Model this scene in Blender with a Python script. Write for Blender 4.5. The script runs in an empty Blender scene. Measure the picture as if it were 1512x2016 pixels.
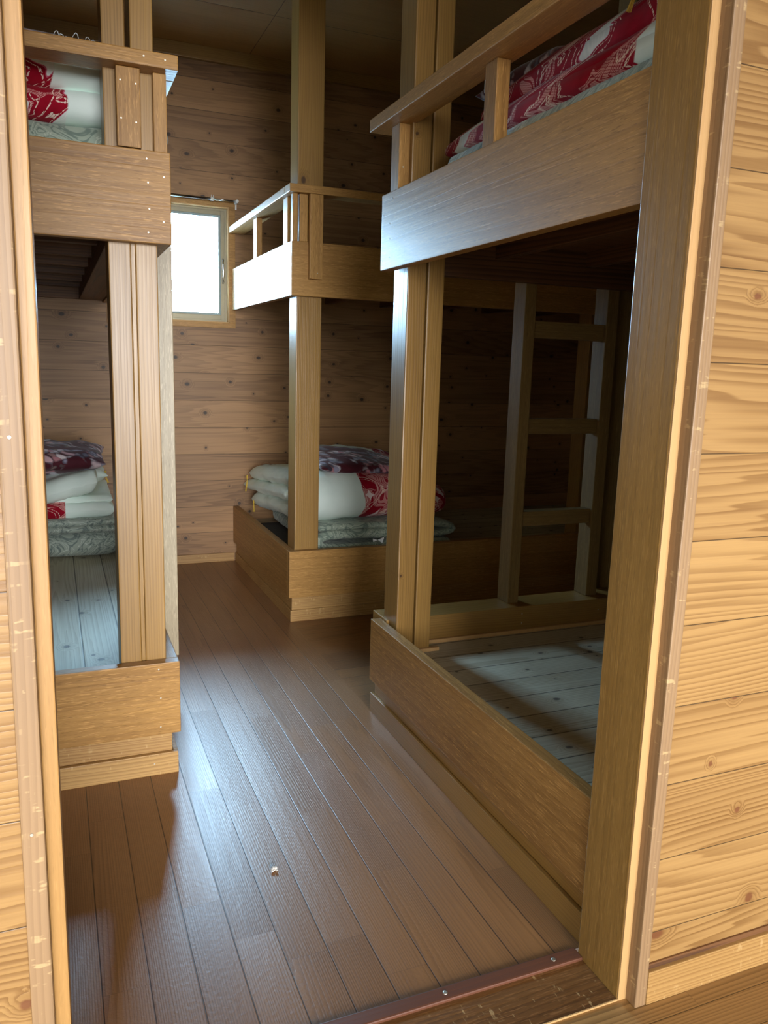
import bpy, bmesh, math, random
from mathutils import Vector, Matrix, noise
random.seed(7)
SC = bpy.context.scene
COL = SC.collection

# ------------------------------------------------------------------ helpers
def lin(r, g, b):
    f = lambda c: (c/255/12.92) if c <= 10.3 else ((c/255+.055)/1.055)**2.4
    return (f(r), f(g), f(b), 1)

class NT:
    """small node-tree writer: arguments may be sockets or numbers"""
    def __init__(s, name):
        s.m = bpy.data.materials.new(name); s.m.use_nodes = True
        s.t = s.m.node_tree; s.t.nodes.clear()
        s.out = s.t.nodes.new('ShaderNodeOutputMaterial')
    def put(s, sock, v):
        if isinstance(v, bpy.types.NodeSocket): s.t.links.new(v, sock)
        elif v is not None:
            try: sock.default_value = v
            except Exception: sock.default_value = (v, v, v)
    def node(s, ty, ins=(), **pr):
        n = s.t.nodes.new(ty)
        for k, v in pr.items(): setattr(n, k, v)
        for i, v in (ins.items() if isinstance(ins, dict) else enumerate(ins)): s.put(n.inputs[i], v)
        return n
    def M(s, op, a, b=None, c=None, clamp=False):
        n = s.node('ShaderNodeMath', [x for x in (a, b, c) if x is not None], operation=op); n.use_clamp = clamp
        return n.outputs[0]
    def xyz(s, x, y, z): return s.node('ShaderNodeCombineXYZ', (x, y, z)).outputs[0]
    def sep(s, v): return s.node('ShaderNodeSeparateXYZ', (v,)).outputs
    def noise(s, v, scale=1, detail=2, rough=.5, dist=0):
        return s.node('ShaderNodeTexNoise', {'Vector': v, 'Scale': scale, 'Detail': detail, 'Roughness': rough, 'Distortion': dist}).outputs[0]
    def white(s, w):
        n = s.node('ShaderNodeTexWhiteNoise', noise_dimensions='1D'); s.put(n.inputs['W'], w); return n.outputs
    def mix(s, f, a, b, mode='MIX'):
        n = s.node('ShaderNodeMix', data_type='RGBA', blend_type=mode)
        s.put(n.inputs[0], f); s.put(n.inputs[6], a); s.put(n.inputs[7], b); return n.outputs[2]
    def step(s, v, lo, hi):
        n = s.node('ShaderNodeMapRange', (v, lo, hi, 0, 1), interpolation_type='SMOOTHSTEP'); return n.outputs[0]
    def ramp(s, v, pts):
        n = s.node('ShaderNodeValToRGB', (v,)); e = n.color_ramp.elements
        while len(e) < len(pts): e.new(.5)
        for q, (p, c) in zip(e, pts): q.position = p; q.color = c
        return n.outputs[0]
    def coords(s): return s.node('ShaderNodeTexCoord').outputs['Object']
    def rnd(s): return s.node('ShaderNodeObjectInfo').outputs['Random']
    def finish(s, color, rough=.5, bump=None, bstr=.3, bdist=.002, **kw):
        p = s.node('ShaderNodeBsdfPrincipled')
        s.put(p.inputs['Base Color'], color); s.put(p.inputs['Roughness'], rough)
        for k, v in kw.items(): s.put(p.inputs[k], v)
        if bump is not None:
            b = s.node('ShaderNodeBump', {'Strength': bstr, 'Distance': bdist, 'Height': bump})
            s.t.links.new(b.outputs[0], p.inputs['Normal'])
        s.t.links.new(p.outputs[0], s.out.inputs[0]); return s.m

AX = {'X': 0, 'Y': 1, 'Z': 2}
def wood(name, g='X', a='Z', dark=(90, 55, 25), light=(170, 115, 60), F=70, contrast=1., knots=0., pitch=None, phase=0.,
         fleck=0., rough=.45, worn=0., seam=.0012, butt=0., tone=.25, bstr=.25, peel=0., spec=.5, ring=1., knot=(60, 34, 18), kcell=.30):
    N = NT(name); c = N.sep(N.coords()); r = N.rnd()
    third = [q for q in 'XYZ' if q not in (g, a)][0]
    G, A, B = c[AX[g]], c[AX[a]], c[AX[third]]
    seamm = None; tonev = r
    if pitch:
        q = N.M('DIVIDE', N.M('SUBTRACT', A, phase), pitch)
        idx = N.M('FLOOR', q); fr = N.M('FRACT', q)
        wn = N.white(N.M('ADD', idx, 3.7)); r1 = wn[0]
        G = N.M('ADD', G, N.M('MULTIPLY', r1, 23.))
        edge = N.M('MULTIPLY', N.M('MINIMUM', fr, N.M('SUBTRACT', 1., fr)), pitch)
        seamm = N.M('SUBTRACT', 1., N.step(edge, seam*.5, seam*1.6))
        tonev = r1
        if butt:
            q2 = N.M('DIVIDE', G, butt); i2 = N.M('FLOOR', q2); f2 = N.M('FRACT', q2)
            r2 = N.white(N.M('ADD', N.M('MULTIPLY', i2, 1.37), N.M('MULTIPLY', idx, 7.91)))[0]
            tonev = r2
            G = N.M('ADD', G, N.M('MULTIPLY', r2, 11.))
            e2 = N.M('MULTIPLY', N.M('MINIMUM', f2, N.M('SUBTRACT', 1., f2)), butt)
            buttm = N.M('MULTIPLY', N.M('SUBTRACT', 1., N.step(e2, .0003, .0010)), .3)
        r1 = tonev
        loc = N.M('ADD', N.M('MULTIPLY', N.M('SUBTRACT', fr, .5), pitch), N.M('MULTIPLY', N.M('SUBTRACT', r1, .5), pitch*2.6))
        h = N.M('ADD', .02, N.M('MULTIPLY', N.noise(N.xyz(N.M('MULTIPLY', G, .55), r1, 0), 1, 1), pitch*.55))
        hb = N.M('ADD', h, N.M('MULTIPLY', B, .3)) if not butt else h
        rr = N.M('SQRT', N.M('ADD', N.M('MULTIPLY', loc, loc), N.M('MULTIPLY', hb, hb)))
        KA = N.M('ADD', A, N.M('MULTIPLY', r1, 3.))
    else:
        G = N.M('ADD', G, N.M('MULTIPLY', r, 31.)); B = N.M('ADD', B, N.M('MULTIPLY', r, 3.)); A = N.M('ADD', A, N.M('MULTIPLY', r, 1.7))
        rr = N.M('ADD', N.M('ADD', A, N.M('MULTIPLY', B, .55)), N.M('MULTIPLY', N.noise(N.xyz(N.M('MULTIPLY', G, .9), N.M('MULTIPLY', A, 4.), N.M('MULTIPLY', B, 4.)), 1, 1), .05))
        KA = A
    wob = N.noise(N.xyz(N.M('MULTIPLY', G, 1.2), N.M('MULTIPLY', A, 7.), N.M('MULTIPLY', B, 7.)), 1, 2)
    irr = N.noise(N.xyz(N.M('MULTIPLY', G, .25), N.M('MULTIPLY', A, 38.), N.M('MULTIPLY', B, 38.)), 1, 1)
    v = N.M('ADD', N.M('ADD', N.M('MULTIPLY', rr, F), N.M('MULTIPLY', wob, 1.3)), N.M('MULTIPLY', irr, 2.6))
    kn = halo = None
    if knots:
        ka = kcell*.5
        vor = N.node('ShaderNodeTexVoronoi', {'Vector': N.xyz(N.M('DIVIDE', G, kcell), N.M('DIVIDE', KA, ka), 0), 'Scale': 1.}, voronoi_dimensions='2D')
        ps = N.sep(vor.outputs['Position']); cl = N.sep(vor.outputs['Color'])
        dx = N.M('SUBTRACT', G, N.M('MULTIPLY', ps[0], kcell)); dy = N.M('SUBTRACT', KA, N.M('MULTIPLY', ps[1], ka))
        dx = N.M('MULTIPLY', dx, N.M('ADD', .6, N.M('MULTIPLY', cl[1], .5)))
        rad = N.M('SQRT', N.M('ADD', N.M('MULTIPLY', dx, dx), N.M('MULTIPLY', dy, dy)))
        rad = N.M('ADD', rad, N.M('MULTIPLY', N.M('SUBTRACT', N.noise(N.xyz(G, KA, 0), 160, 1), .5), .004))
        on = N.M('LESS_THAN', cl[0], knots)
        size = N.M('ADD', .004, N.M('MULTIPLY', cl[2], .009))
        kn = N.M('MULTIPLY', on, N.M('SUBTRACT', 1., N.step(N.M('DIVIDE', rad, size), .55, 1.1)))
        halo = N.M('MULTIPLY', on, N.M('SUBTRACT', 1., N.step(N.M('DIVIDE', rad, size), .8, 3.2)))
        v = N.M('ADD', v, N.M('MULTIPLY', halo, 2.2))
    s = N.M('FRACT', v)
    lat = N.M('MULTIPLY', N.step(s, .25, .9), N.M('SUBTRACT', 1., N.step(s, .93, 1.)))
    fib = N.noise(N.xyz(N.M('MULTIPLY', G, 5.), N.M('MULTIPLY', A, 260.), N.M('MULTIPLY', B, 260.)), 1, 2)
    big = N.noise(N.xyz(N.M('MULTIPLY', G, 1.3), N.M('MULTIPLY', A, 6.), N.M('MULTIPLY', B, 6.)), 1, 2)
    f = N.M('MULTIPLY', N.M('MULTIPLY', lat, N.M('ADD', .35, N.M('MULTIPLY', N.noise(N.xyz(N.M('MULTIPLY', G, .7), N.M('MULTIPLY', A, 21.), N.M('MULTIPLY', B, 21.)), 1, 2), 1.2))), .62*ring)
    f = N.M('ADD', f, N.M('MULTIPLY', N.M('SUBTRACT', fib, .5), .55))
    f = N.M('ADD', f, N.M('MULTIPLY', N.M('SUBTRACT', big, .5), .9))
    f = N.M('ADD', f, N.M('MULTIPLY', N.M('SUBTRACT', tonev, .5), tone*1.6))
    f = N.M('ADD', N.M('MULTIPLY', f, contrast), .22, clamp=True)
    col = N.mix(f, lin(*light), lin(*dark))
    if fleck:
        fl = N.noise(N.xyz(N.M('MULTIPLY', G, 26.), N.M('MULTIPLY', A, 330.), N.M('MULTIPLY', B, 330.)), 1, 2, .6)
        col = N.mix(N.M('MULTIPLY', N.step(fl, .55, .68), fleck), col, tuple(min(1, x*1.45+.02) for x in lin(*light)[:3])+(1,))
        fl2 = N.noise(N.xyz(N.M('MULTIPLY', G, 34.), N.M('MULTIPLY', A, 400.), N.M('ADD', 9., N.M('MULTIPLY', B, 400.))), 1, 2, .6)
        col = N.mix(N.M('MULTIPLY', N.step(fl2, .56, .70), fleck*.8), col, tuple(x*.55 for x in lin(*dark)[:3])+(1,))
    if halo is not None:
        col = N.mix(N.M('MULTIPLY', halo, .35), col, lin(*dark))
        col = N.mix(N.M('MULTIPLY', kn, .85), col, lin(*knot))
    if worn:
        w1 = N.noise(N.xyz(N.M('MULTIPLY', G, 9.), N.M('MULTIPLY', A, 60.), N.M('MULTIPLY', B, 60.)), 1, 3, .65)
        w2 = N.noise(N.xyz(N.M('MULTIPLY', G, 90.), N.M('MULTIPLY', A, 25.), N.M('MULTIPLY', B, 25.)), 1, 2, .6)
        wm = N.M('MULTIPLY', N.step(w2, .60, .66), N.step(w1, .45, .6))
        col = N.mix(N.M('MULTIPLY', wm, worn), col, lin(226, 196, 140))
    if seamm is not None:
        col = N.mix(N.M('MULTIPLY', seamm, .85), col, tuple(x*.16 for x in lin(*dark)[:3])+(1,))
        if butt: col = N.mix(buttm, col, tuple(x*.35 for x in lin(*dark)[:3])+(1,))
    bump = N.M('ADD', N.M('MULTIPLY', fib, .35), N.M('MULTIPLY', lat, -.25))
    if peel:
        pc = N.coords()
        bump = N.M('ADD', bump, N.M('MULTIPLY', N.noise(pc, 95, 2, .6), peel))
    if seamm is not None: bump = N.M('SUBTRACT', bump, N.M('MULTIPLY', seamm, 1.6))
    ro = N.M('ADD', rough-.06, N.M('MULTIPLY', fib, .12))
    return N.finish(col, ro, bump, bstr, .002, **{'Specular IOR Level': spec})

def cloth_uv(N):
    c = N.sep(N.coords())
    return N.M('ADD', c[0], N.M('MULTIPLY', c[1], .83)), N.M('ADD', c[2], N.M('MULTIPLY', c[1], .55)), c

def weave(N): return N.noise(N.coords(), 420, 2)

def white_col(N):
    n = N.noise(N.coords(), 9, 2)
    return N.mix(n, lin(216, 234, 226), lin(240, 250, 244))

def red_col(N, k=1.0, leafy=0.0):
    u, w, c = cloth_uv(N); p = N.xyz(u, w, 0)
    n = N.noise(p, 6.5*k, 1, .4, .6); n2 = N.noise(N.xyz(N.M('ADD', u, 7.3), w, 0), 9*k, 1, .4, .4)
    red = N.mix(N.noise(p, 30, 2), lin(132, 4, 26), lin(172, 12, 42))
    pink = lin(232, 172, 168); cream = lin(240, 214, 200)
    d1 = N.M('SINE', N.M('MULTIPLY', N.M('ADD', u, w), 540.)); d2 = N.M('SINE', N.M('MULTIPLY', N.M('SUBTRACT', u, w), 540.))
    dots = N.M('GREATER_THAN', N.M('ABSOLUTE', N.M('MULTIPLY', d1, d2)), .16)
    hatch = N.M('MULTIPLY', N.step(n2, .535-leafy*.09, .545-leafy*.09), dots)
    vein = N.M('LESS_THAN', N.M('FRACT', N.M('ADD', N.M('MULTIPLY', n2, 22.), N.M('MULTIPLY', u, 14.))), .32)
    hatch = N.M('MULTIPLY', hatch, N.M('SUBTRACT', 1., N.M('MULTIPLY', vein, .95)))
    col = N.mix(N.M('MULTIPLY', hatch, .85), red, pink)
    dash = N.M('GREATER_THAN', N.M('ABSOLUTE', N.M('MULTIPLY', N.M('SINE', N.M('MULTIPLY', u, 430.)), N.M('SINE', N.M('MULTIPLY', w, 430.)))), .25)
    for lv in (.44, .53):
        line = N.M('LESS_THAN', N.M('ABSOLUTE', N.M('SUBTRACT', n, lv)), .009)
        col = N.mix(N.M('MULTIPLY', line, dash), col, cream)
    if leafy < .5:
        col = N.mix(N.step(n, .562, .567), col, lin(206, 96, 122))
        streak = N.noise(N.xyz(N.M('MULTIPLY', u, 160.), N.M('MULTIPLY', w, 40.), 0), 1, 1)
        col = N.mix(N.step(n, .573, .580), col, N.mix(streak, lin(206, 214, 212), lin(250, 250, 244)))
    else:
        vor = N.node('ShaderNodeTexVoronoi', {'Vector': p, 'Scale': 16.}, voronoi_dimensions='2D', distance='MINKOWSKI')
        vor.inputs['Exponent'].default_value = .6
        cl = N.sep(vor.outputs['Color'])
        star = N.M('MULTIPLY', N.M('LESS_THAN', vor.outputs['Distance'], .55), N.M('LESS_THAN', cl[0], .3))
        col = N.mix(star, col, lin(240, 220, 220))
    return col

def quilt_mat(name, mask, k=1., leafy=0.):
    """white cotton cover with a red tie-dyed panel; mask(N, x, y, z) -> socket, 1 = red"""
    N = NT(name); c = N.sep(N.coords()); m = mask(N, c[0], c[1], c[2])
    col = N.mix(m, white_col(N), red_col(N, k, leafy))
    return N.finish(col, .85, weave(N), .15, .001, **{'Sheen Weight': .06, 'Specular IOR Level': .15})

def paisley_mat(name, base=(176, 190, 172), dk=(96, 116, 108), lt=(206, 214, 196)):
    N = NT(name); u, w, c = cloth_uv(N); p = N.xyz(u, w, 0)
    n = N.noise(p, 7, 3, .55, 1.6)
    s = N.M('FRACT', N.M('MULTIPLY', n, 9.))
    l1 = N.M('MULTIPLY', N.step(s, .0, .12), N.M('SUBTRACT', 1., N.step(s, .2, .34)))
    l2 = N.M('MULTIPLY', N.step(s, .5, .56), N.M('SUBTRACT', 1., N.step(s, .6, .68)))
    col = N.mix(N.noise(p, 11, 2), lin(*base), lin(*[int(x*.84) for x in base]))
    col = N.mix(N.M('MULTIPLY', l1, .75), col, lin(*dk)); col = N.mix(N.M('MULTIPLY', l2, .7), col, lin(*lt))
    band = N.M('LESS_THAN', N.M('FRACT', N.M('MULTIPLY', u, 2.1)), .3)
    st = N.M('GREATER_THAN', N.M('SINE', N.M('MULTIPLY', u, 190.)), .3)
    col = N.mix(N.M('MULTIPLY', N.M('MULTIPLY', band, st), .45), col, lin(*dk))
    return N.finish(col, .82, weave(N), .15, .001, **{'Sheen Weight': .2, 'Specular IOR Level': .25})

def floral_mat(name):
    N = NT(name); u, w, c = cloth_uv(N); p = N.xyz(u, w, c[1])
    pd = N.node('ShaderNodeVectorMath', (p, N.node('ShaderNodeTexNoise', {'Vector': p, 'Scale': 16, 'Detail': 2}).outputs['Color']), operation='MULTIPLY_ADD')
    pd.operation = 'ADD'
    cn = N.node('ShaderNodeTexNoise', {'Vector': p, 'Scale': 14, 'Detail': 2}).outputs['Color']
    sc = N.node('ShaderNodeVectorMath', {0: cn, 'Scale': .09}, operation='SCALE').outputs[0]
    pd = N.node('ShaderNodeVectorMath', (p, sc), operation='ADD').outputs[0]
    vor = N.node('ShaderNodeTexVoronoi', {'Vector': pd, 'Scale': 24.})
    cl = N.sep(vor.outputs['Color']); d = vor.outputs['Distance']
    clus = N.step(N.noise(p, 8.5, 1), .42, .48)
    pet = N.M('MULTIPLY', clus, N.M('LESS_THAN', d, .62))
    pc = N.ramp(cl[0], [(0., lin(60, 48, 62)), (.3, lin(150, 146, 168)), (.55, lin(222, 214, 220)), (.8, lin(196, 128, 140)), (1., lin(112, 112, 100))])
    pc = N.mix(N.M('MULTIPLY', N.step(d, .3, .62), .8), pc, (.03, .02, .03, 1), 'MIX')
    col = N.mix(pet, N.mix(N.noise(p, 20, 1), lin(58, 14, 26), lin(88, 24, 38)), pc)
    return N.finish(col, .75, weave(N), .12, .001, **{'Sheen Weight': .2, 'Specular IOR Level': .25})

def plain(name, col, rough=.5, metal=0., **kw):
    N = NT(name); n = N.noise(N.coords(), 40, 2)
    c = N.mix(n, tuple(x*.9 for x in col[:3])+(1,), tuple(min(1, x*1.06) for x in col[:3])+(1,))
    return N.finish(c, rough, Metallic=metal, **kw)

# ---- mesh helpers
def box(bm, lo, hi, bev=.002, mi=0):
    lo = Vector(lo); hi = Vector(hi)
    r = bmesh.ops.create_cube(bm, size=1.)
    vs = r['verts']; d = hi-lo; c = (hi+lo)/2
    for v in vs: v.co = Vector((v.co.x*d.x, v.co.y*d.y, v.co.z*d.z))+c
    fs = list({f for v in vs for f in v.link_faces})
    for f in fs: f.material_index = mi
    if bev and min(d) > bev*2.5:
        es = list({e for v in vs for e in v.link_edges})
        bmesh.ops.bevel(bm, geom=es, offset=bev, segments=2, profile=.6, affect='EDGES', material=mi)

def tube(bm, pts, r, seg=8, mi=0, taper=None):
    pts = [Vector(p) for p in pts]; rings = []
    for i, p in enumerate(pts):
        t = (pts[min(i+1, len(pts)-1)]-pts[max(i-1, 0)]).normalized()
        a = t.cross(Vector((0, 0, 1)) if abs(t.z) < .9 else Vector((1, 0, 0))).normalized(); b = t.cross(a)
        rr = r if taper is None else r*taper[i]
        rings.append([bm.verts.new(p+(a*math.cos(2*math.pi*k/seg)+b*math.sin(2*math.pi*k/seg))*rr) for k in range(seg)])
    for i in range(len(rings)-1):
        for k in range(seg):
            f = bm.faces.new((rings[i][k], rings[i][(k+1) % seg], rings[i+1][(k+1) % seg], rings[i+1][k])); f.material_index = mi; f.smooth = True
    for rg in (rings[0][::-1], rings[-1]):
        f = bm.faces.new(rg); f.material_index = mi

def lathe(bm, prof, c, axis='Z', seg=24, mi=0):
    c = Vector(c); rings = []
    for r, h in prof:
        row = []
        for k in range(seg):
            a = 2*math.pi*k/seg; x, y = r*math.cos(a), r*math.sin(a)
            row.append(bm.verts.new(c+(Vector((x, y, h)) if axis == 'Z' else Vector((x, h, y)))))
        rings.append(row)
    for i in range(len(rings)-1):
        for k in range(seg):
            f = bm.faces.new((rings[i][k], rings[i][(k+1) % seg], rings[i+1][(k+1) % seg], rings[i+1][k])); f.smooth = True; f.material_index = mi
    for rg in (rings[0][::-1], rings[-1]):
        f = bm.faces.new(rg); f.material_index = mi

def nail(bm, p, axis, r=.0027, mi=1):
    """small nail head sunk in a face; axis = outward direction"""
    n = Vector(axis); a = n.cross(Vector((0, 0, 1))).normalized() if abs(n.z) < .9 else Vector((1, 0, 0)); b = n.cross(a)
    p = Vector(p)
    lo = [bm.verts.new(p-n*.001+(a*math.cos(k*math.pi/4)+b*math.sin(k*math.pi/4))*r) for k in range(8)]
    hi = [bm.verts.new(p+n*.0008+(a*math.cos(k*math.pi/4)+b*math.sin(k*math.pi/4))*r*.8) for k in range(8)]
    for k in range(8):
        bm.faces.new((lo[k], lo[(k+1) % 8], hi[(k+1) % 8], hi[k])).material_index = mi
    bm.faces.new(hi).material_index = mi

def link(name, bm, mats, parent=None, origin=None):
    if parent is not None:
        origin = Vector(parent['_o'])
    o0 = Vector(origin) if origin is not None else Vector((0, 0, 0))
    for v in bm.verts: v.co -= o0
    bmesh.ops.recalc_face_normals(bm, faces=bm.faces)
    me = bpy.data.meshes.new(name); bm.to_mesh(me); bm.free()
    for m in (mats if isinstance(mats, (list, tuple)) else [mats]): me.materials.append(m)
    o = bpy.data.objects.new(name, me); COL.objects.link(o)
    if parent is not None: o.parent = parent
    else: o.location = o0
    o['_o'] = tuple(o0)
    return o

def thing(name, loc, label, cat, group=None, kind=None):
    o = bpy.data.objects.new(name, None); COL.objects.link(o); o.location = loc; o['_o'] = tuple(loc)
    o.empty_display_size = .05
    o['label'] = label; o['category'] = cat
    if group: o['group'] = group
    if kind: o['kind'] = kind
    return o

def tag(o, label, cat, group=None, kind=None):
    o['label'] = label; o['category'] = cat
    if group: o['group'] = group
    if kind: o['kind'] = kind
    return o

def bpart(name, boxes, mats, parent, bev=.002, nails=()):
    bm = bmesh.new()
    for lo, hi in boxes: box(bm, lo, hi, bev)
    for p, ax in nails: nail(bm, p, ax)
    return link(name, bm, mats, parent)

# ---- soft things
def fold_sheet(bm, path, t, s0, s1, axis='X', K=40, rend=(.06, .06), amp=.006, seed=0, M=46, fn=None, nscale=6.):
    """a padded sheet: the 2D path (u, z) swept along X (u = y) or Y (u = x), thickness t, rounded ends"""
    P = [Vector((a, b)) for a, b in path]; pts = []
    for i in range(len(P)-1):
        p0, p1, p2, p3 = P[max(i-1, 0)], P[i], P[i+1], P[min(i+2, len(P)-1)]
        n = max(3, int((p2-p1).length/.022))
        for k in range(n):
            q = k/n
            pts.append(.5*((2*p1)+(p2-p0)*q+(2*p0-5*p1+4*p2-p3)*q*q+(3*p1-p0-3*p2+p3)*q**3))
    pts.append(P[-1])
    L = [0.]
    for i in range(1, len(pts)): L.append(L[-1]+(pts[i]-pts[i-1]).length)
    up, dn = [], []
    for i, p in enumerate(pts):
        tg = (pts[min(i+1, len(pts)-1)]-pts[max(i-1, 0)]).normalized(); nn = Vector((-tg.y, tg.x))
        d = min(L[i], L[-1]-L[i]); r = t*.55
        h = t/2*math.sqrt(max(0, 1-(1-min(d, r)/r)**2)); h = max(h, .0008)
        up.append((p, nn, h)); dn.append((p, nn, -h))
    loop = up+dn[::-1]; rows = []
    for k in range(K+1):
        # denser rows near the ends
        q = k/K; q = .5-.5*math.cos(math.pi*q) if K > 12 else q
        s = s0+(s1-s0)*q
        e0 = min(1., (s-s0)/rend[0]); e1 = min(1., (s1-s)/rend[1])
        sc = max(.02, math.sqrt(max(0, 1-(1-e0)**2))*math.sqrt(max(0, 1-(1-e1)**2)))
        row = []
        for p, nn, h in loop:
            c = p+nn*h*sc
            v = Vector((s, c.x, c.y)) if axis == 'X' else Vector((c.x, s, c.y))
            nz = Vector((noise.noise(v*nscale+Vector((seed, 0, 0))), noise.noise(v*nscale+Vector((0, seed+5, 0))), noise.noise(v*nscale+Vector((0, 0, seed+9)))))
            wr = noise.noise(Vector((v.x*26, v.y*26, v.z*9+seed)))+.7*noise.noise(Vector((v.x*55, v.y*48, v.z*14+seed)))
            v = v+nz*amp*(.35+.65*sc)+Vector((wr*amp*.2, 0, wr*amp*.5))
            if fn: v = fn(v)
            row.append(bm.verts.new(v))
        rows.append(row)
    n = len(loop)
    for k in range(K):
        for i in range(n):
            f = bm.faces.new((rows[k][i], rows[k][(i+1) % n], rows[k+1][(i+1) % n], rows[k+1][i])); f.smooth = True
    for rg in (rows[0][::-1], rows[-1]): bm.faces.new(rg).smooth = True

def puff(bm, c, h, rot=0., tilt=(0, 0), n=26, amp=.006, seed=0, corner=.45, pinch=.0):
    """pillow: two bulging faces meeting in a seam, slightly pointed corners"""
    c = Vector(c); R = Matrix.Rotation(rot, 3, 'Z') @ Matrix.Rotation(tilt[0], 3, 'X') @ Matrix.Rotation(tilt[1], 3, 'Y')
    grids = []
    for sg in (1, -1):
        g = []
        for i in range(n+1):
            row = []
            for j in range(n+1):
                a = -1+2*i/n; b = -1+2*j/n
                a = math.sin(a*math.pi/2); b = math.sin(b*math.pi/2)
                z = ((1-a**2)*(1-b**2))**corner
                px = a*(1-.07*(1-b*b)*abs(a)); py = b*(1-.07*(1-a*a)*abs(b))
                v = Vector((px*h[0], py*h[1], sg*z*h[2]))
                w = v*7+Vector((seed, seed*.7, 0))
                v += Vector((noise.noise(w), noise.noise(w+Vector((9, 0, 0))), noise.noise(w*1.7+Vector((0, 7, 0)))*1.3))*amp
                row.append(v)
            g.append(row)
        grids.append(g)
    vt = {}
    for s_, g in enumerate(grids):
        for i in range(n+1):
            for j in range(n+1):
                if s_ == 1 and (i in (0, n) or j in (0, n)): vt[(1, i, j)] = vt[(0, i, j)]
                else: vt[(s_, i, j)] = bm.verts.new(c+R @ g[i][j])
        for i in range(n):
            for j in range(n):
                q = (vt[(s_, i, j)], vt[(s_, i+1, j)], vt[(s_, i+1, j+1)], vt[(s_, i, j+1)])
                try: bm.faces.new(q if s_ == 0 else q[::-1]).smooth = True
                except ValueError: pass

def tassel(name, top, length, mat, parent, seed=0, drift=(0, 0), spread=.006, r=.0012, nst=9):
    bm = bmesh.new(); rs = random.Random(seed); top = Vector(top)
    tube(bm, [top+Vector((0, 0, .012)), top, top-Vector((0, 0, .012))], .004, 8)
    for k in range(nst):
        a = rs.random()*6.28; d = Vector((math.cos(a), math.sin(a), 0))*spread*rs.random()
        pts = [top+d*q+Vector((drift[0], drift[1], 0))*q*q+Vector((rs.uniform(-.001, .001), rs.uniform(-.001, .001), -length*q)) for q in (0, .3, .6, 1.)]
        tube(bm, pts, r, 5)
    return link(name, bm, mat, parent)

# ------------------------------------------------------------------ materials
W = {}
# varnished cedar planks of the entrance wall, planks run along X
W['front'] = wood('cedar_planks_honey', 'X', 'Z', (124, 87, 45), (172, 134, 82), F=210, knots=.42, pitch=.154, phase=.452-.154*3, rough=.42, tone=.12, contrast=.9, knot=(112, 66, 40), kcell=.26, seam=.0009)
W['far'] = wood('cedar_planks_brown', 'X', 'Z', (104, 72, 42), (170, 128, 84), F=190, ring=.5, knots=.8, pitch=.158, phase=.025, rough=.5, tone=.42, contrast=.95, knot=(30, 18, 12), kcell=.24, seam=.001)
W['side'] = wood('cedar_planks_side', 'Y', 'Z', (104, 72, 42), (170, 128, 84), F=150, ring=.55, knots=.4, pitch=.158, phase=.025, rough=.5, tone=.35, contrast=.95, knot=(30, 18, 12), seam=.001)
for g, a in (('X', 'Z'), ('Y', 'Z'), ('Z', 'X')):
    W['lauan'+g] = wood('lauan_board_'+g.lower(), g, a, (114, 76, 34), (178, 134, 74), F=24, ring=.35, fleck=.5, rough=.42, spec=.32, contrast=.9, bstr=.3)
W['jamb'] = wood('lauan_jamb', 'Z', 'Y', (104, 74, 30), (158, 120, 62), F=24, ring=.3, fleck=.4, rough=.36, contrast=.9, bstr=.22)
W['jambl'] = wood('lauan_jamb_light', 'Z', 'Y', (130, 92, 46), (182, 138, 80), F=30, ring=.3, fleck=.2, rough=.45, contrast=.8)
W['ladder'] = wood('dark_ladder_wood', 'Z', 'X', (80, 60, 33), (132, 105, 62), F=60, ring=.3, fleck=.3, rough=.55, spec=.25, contrast=.8)
W['ladderx'] = wood('dark_ladder_rung', 'X', 'Z', (80, 60, 33), (132, 105, 62), F=60, ring=.3, fleck=.3, rough=.55, spec=.25, contrast=.8)
W['stile'] = wood('pale_ladder_stile', 'Z', 'X', (140, 124, 96), (180, 164, 134), F=60, ring=.3, fleck=.5, rough=.4, contrast=.8)
W['strip'] = wood('jamb_edge_pale', 'Z', 'Y', (170, 126, 76), (200, 160, 106), F=30, ring=.2, rough=.5, contrast=.6)
W['casing'] = wood('worn_casing', 'Z', 'X', (116, 88, 60), (160, 128, 92), F=120, ring=.6, rough=.5, worn=.35, contrast=.6)
for g, a in (('X', 'Z'), ('Y', 'Z'), ('Z', 'X')):
    W['post'+g] = wood('cedar_post_'+g.lower(), g, a, (102, 71, 31), (160, 122, 64), F=120, ring=.5, knots=.2, rough=.34, contrast=.8, knot=(60, 36, 20), kcell=.34)
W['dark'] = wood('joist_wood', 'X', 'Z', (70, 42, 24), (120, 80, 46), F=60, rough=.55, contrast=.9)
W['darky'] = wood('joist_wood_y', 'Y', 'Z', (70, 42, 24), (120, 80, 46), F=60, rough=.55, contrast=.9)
W['deckx'] = wood('pale_pine_deck_x', 'X', 'Y', (158, 144, 116), (206, 200, 176), F=150, knots=.85, pitch=.12, phase=2.275-1.0, rough=.6, tone=.2, contrast=.8, knot=(78, 68, 64), kcell=.26, seam=.002, ring=.8)
W['decky'] = wood('pale_pine_deck_y', 'Y', 'X', (158, 144, 116), (206, 200, 176), F=150, knots=.85, pitch=.1225, phase=0., rough=.6, tone=.2, contrast=.8, knot=(78, 68, 64), kcell=.26, seam=.002, ring=.8)
W['floor'] = wood('brown_floorboards', 'Y', 'X', (94, 62, 36), (152, 108, 66), F=230, ring=.6, spec=.55, pitch=.0885, phase=.038, rough=.36, butt=.62, tone=.14, contrast=.75, bstr=.22, peel=1.1, seam=.0011)
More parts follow.
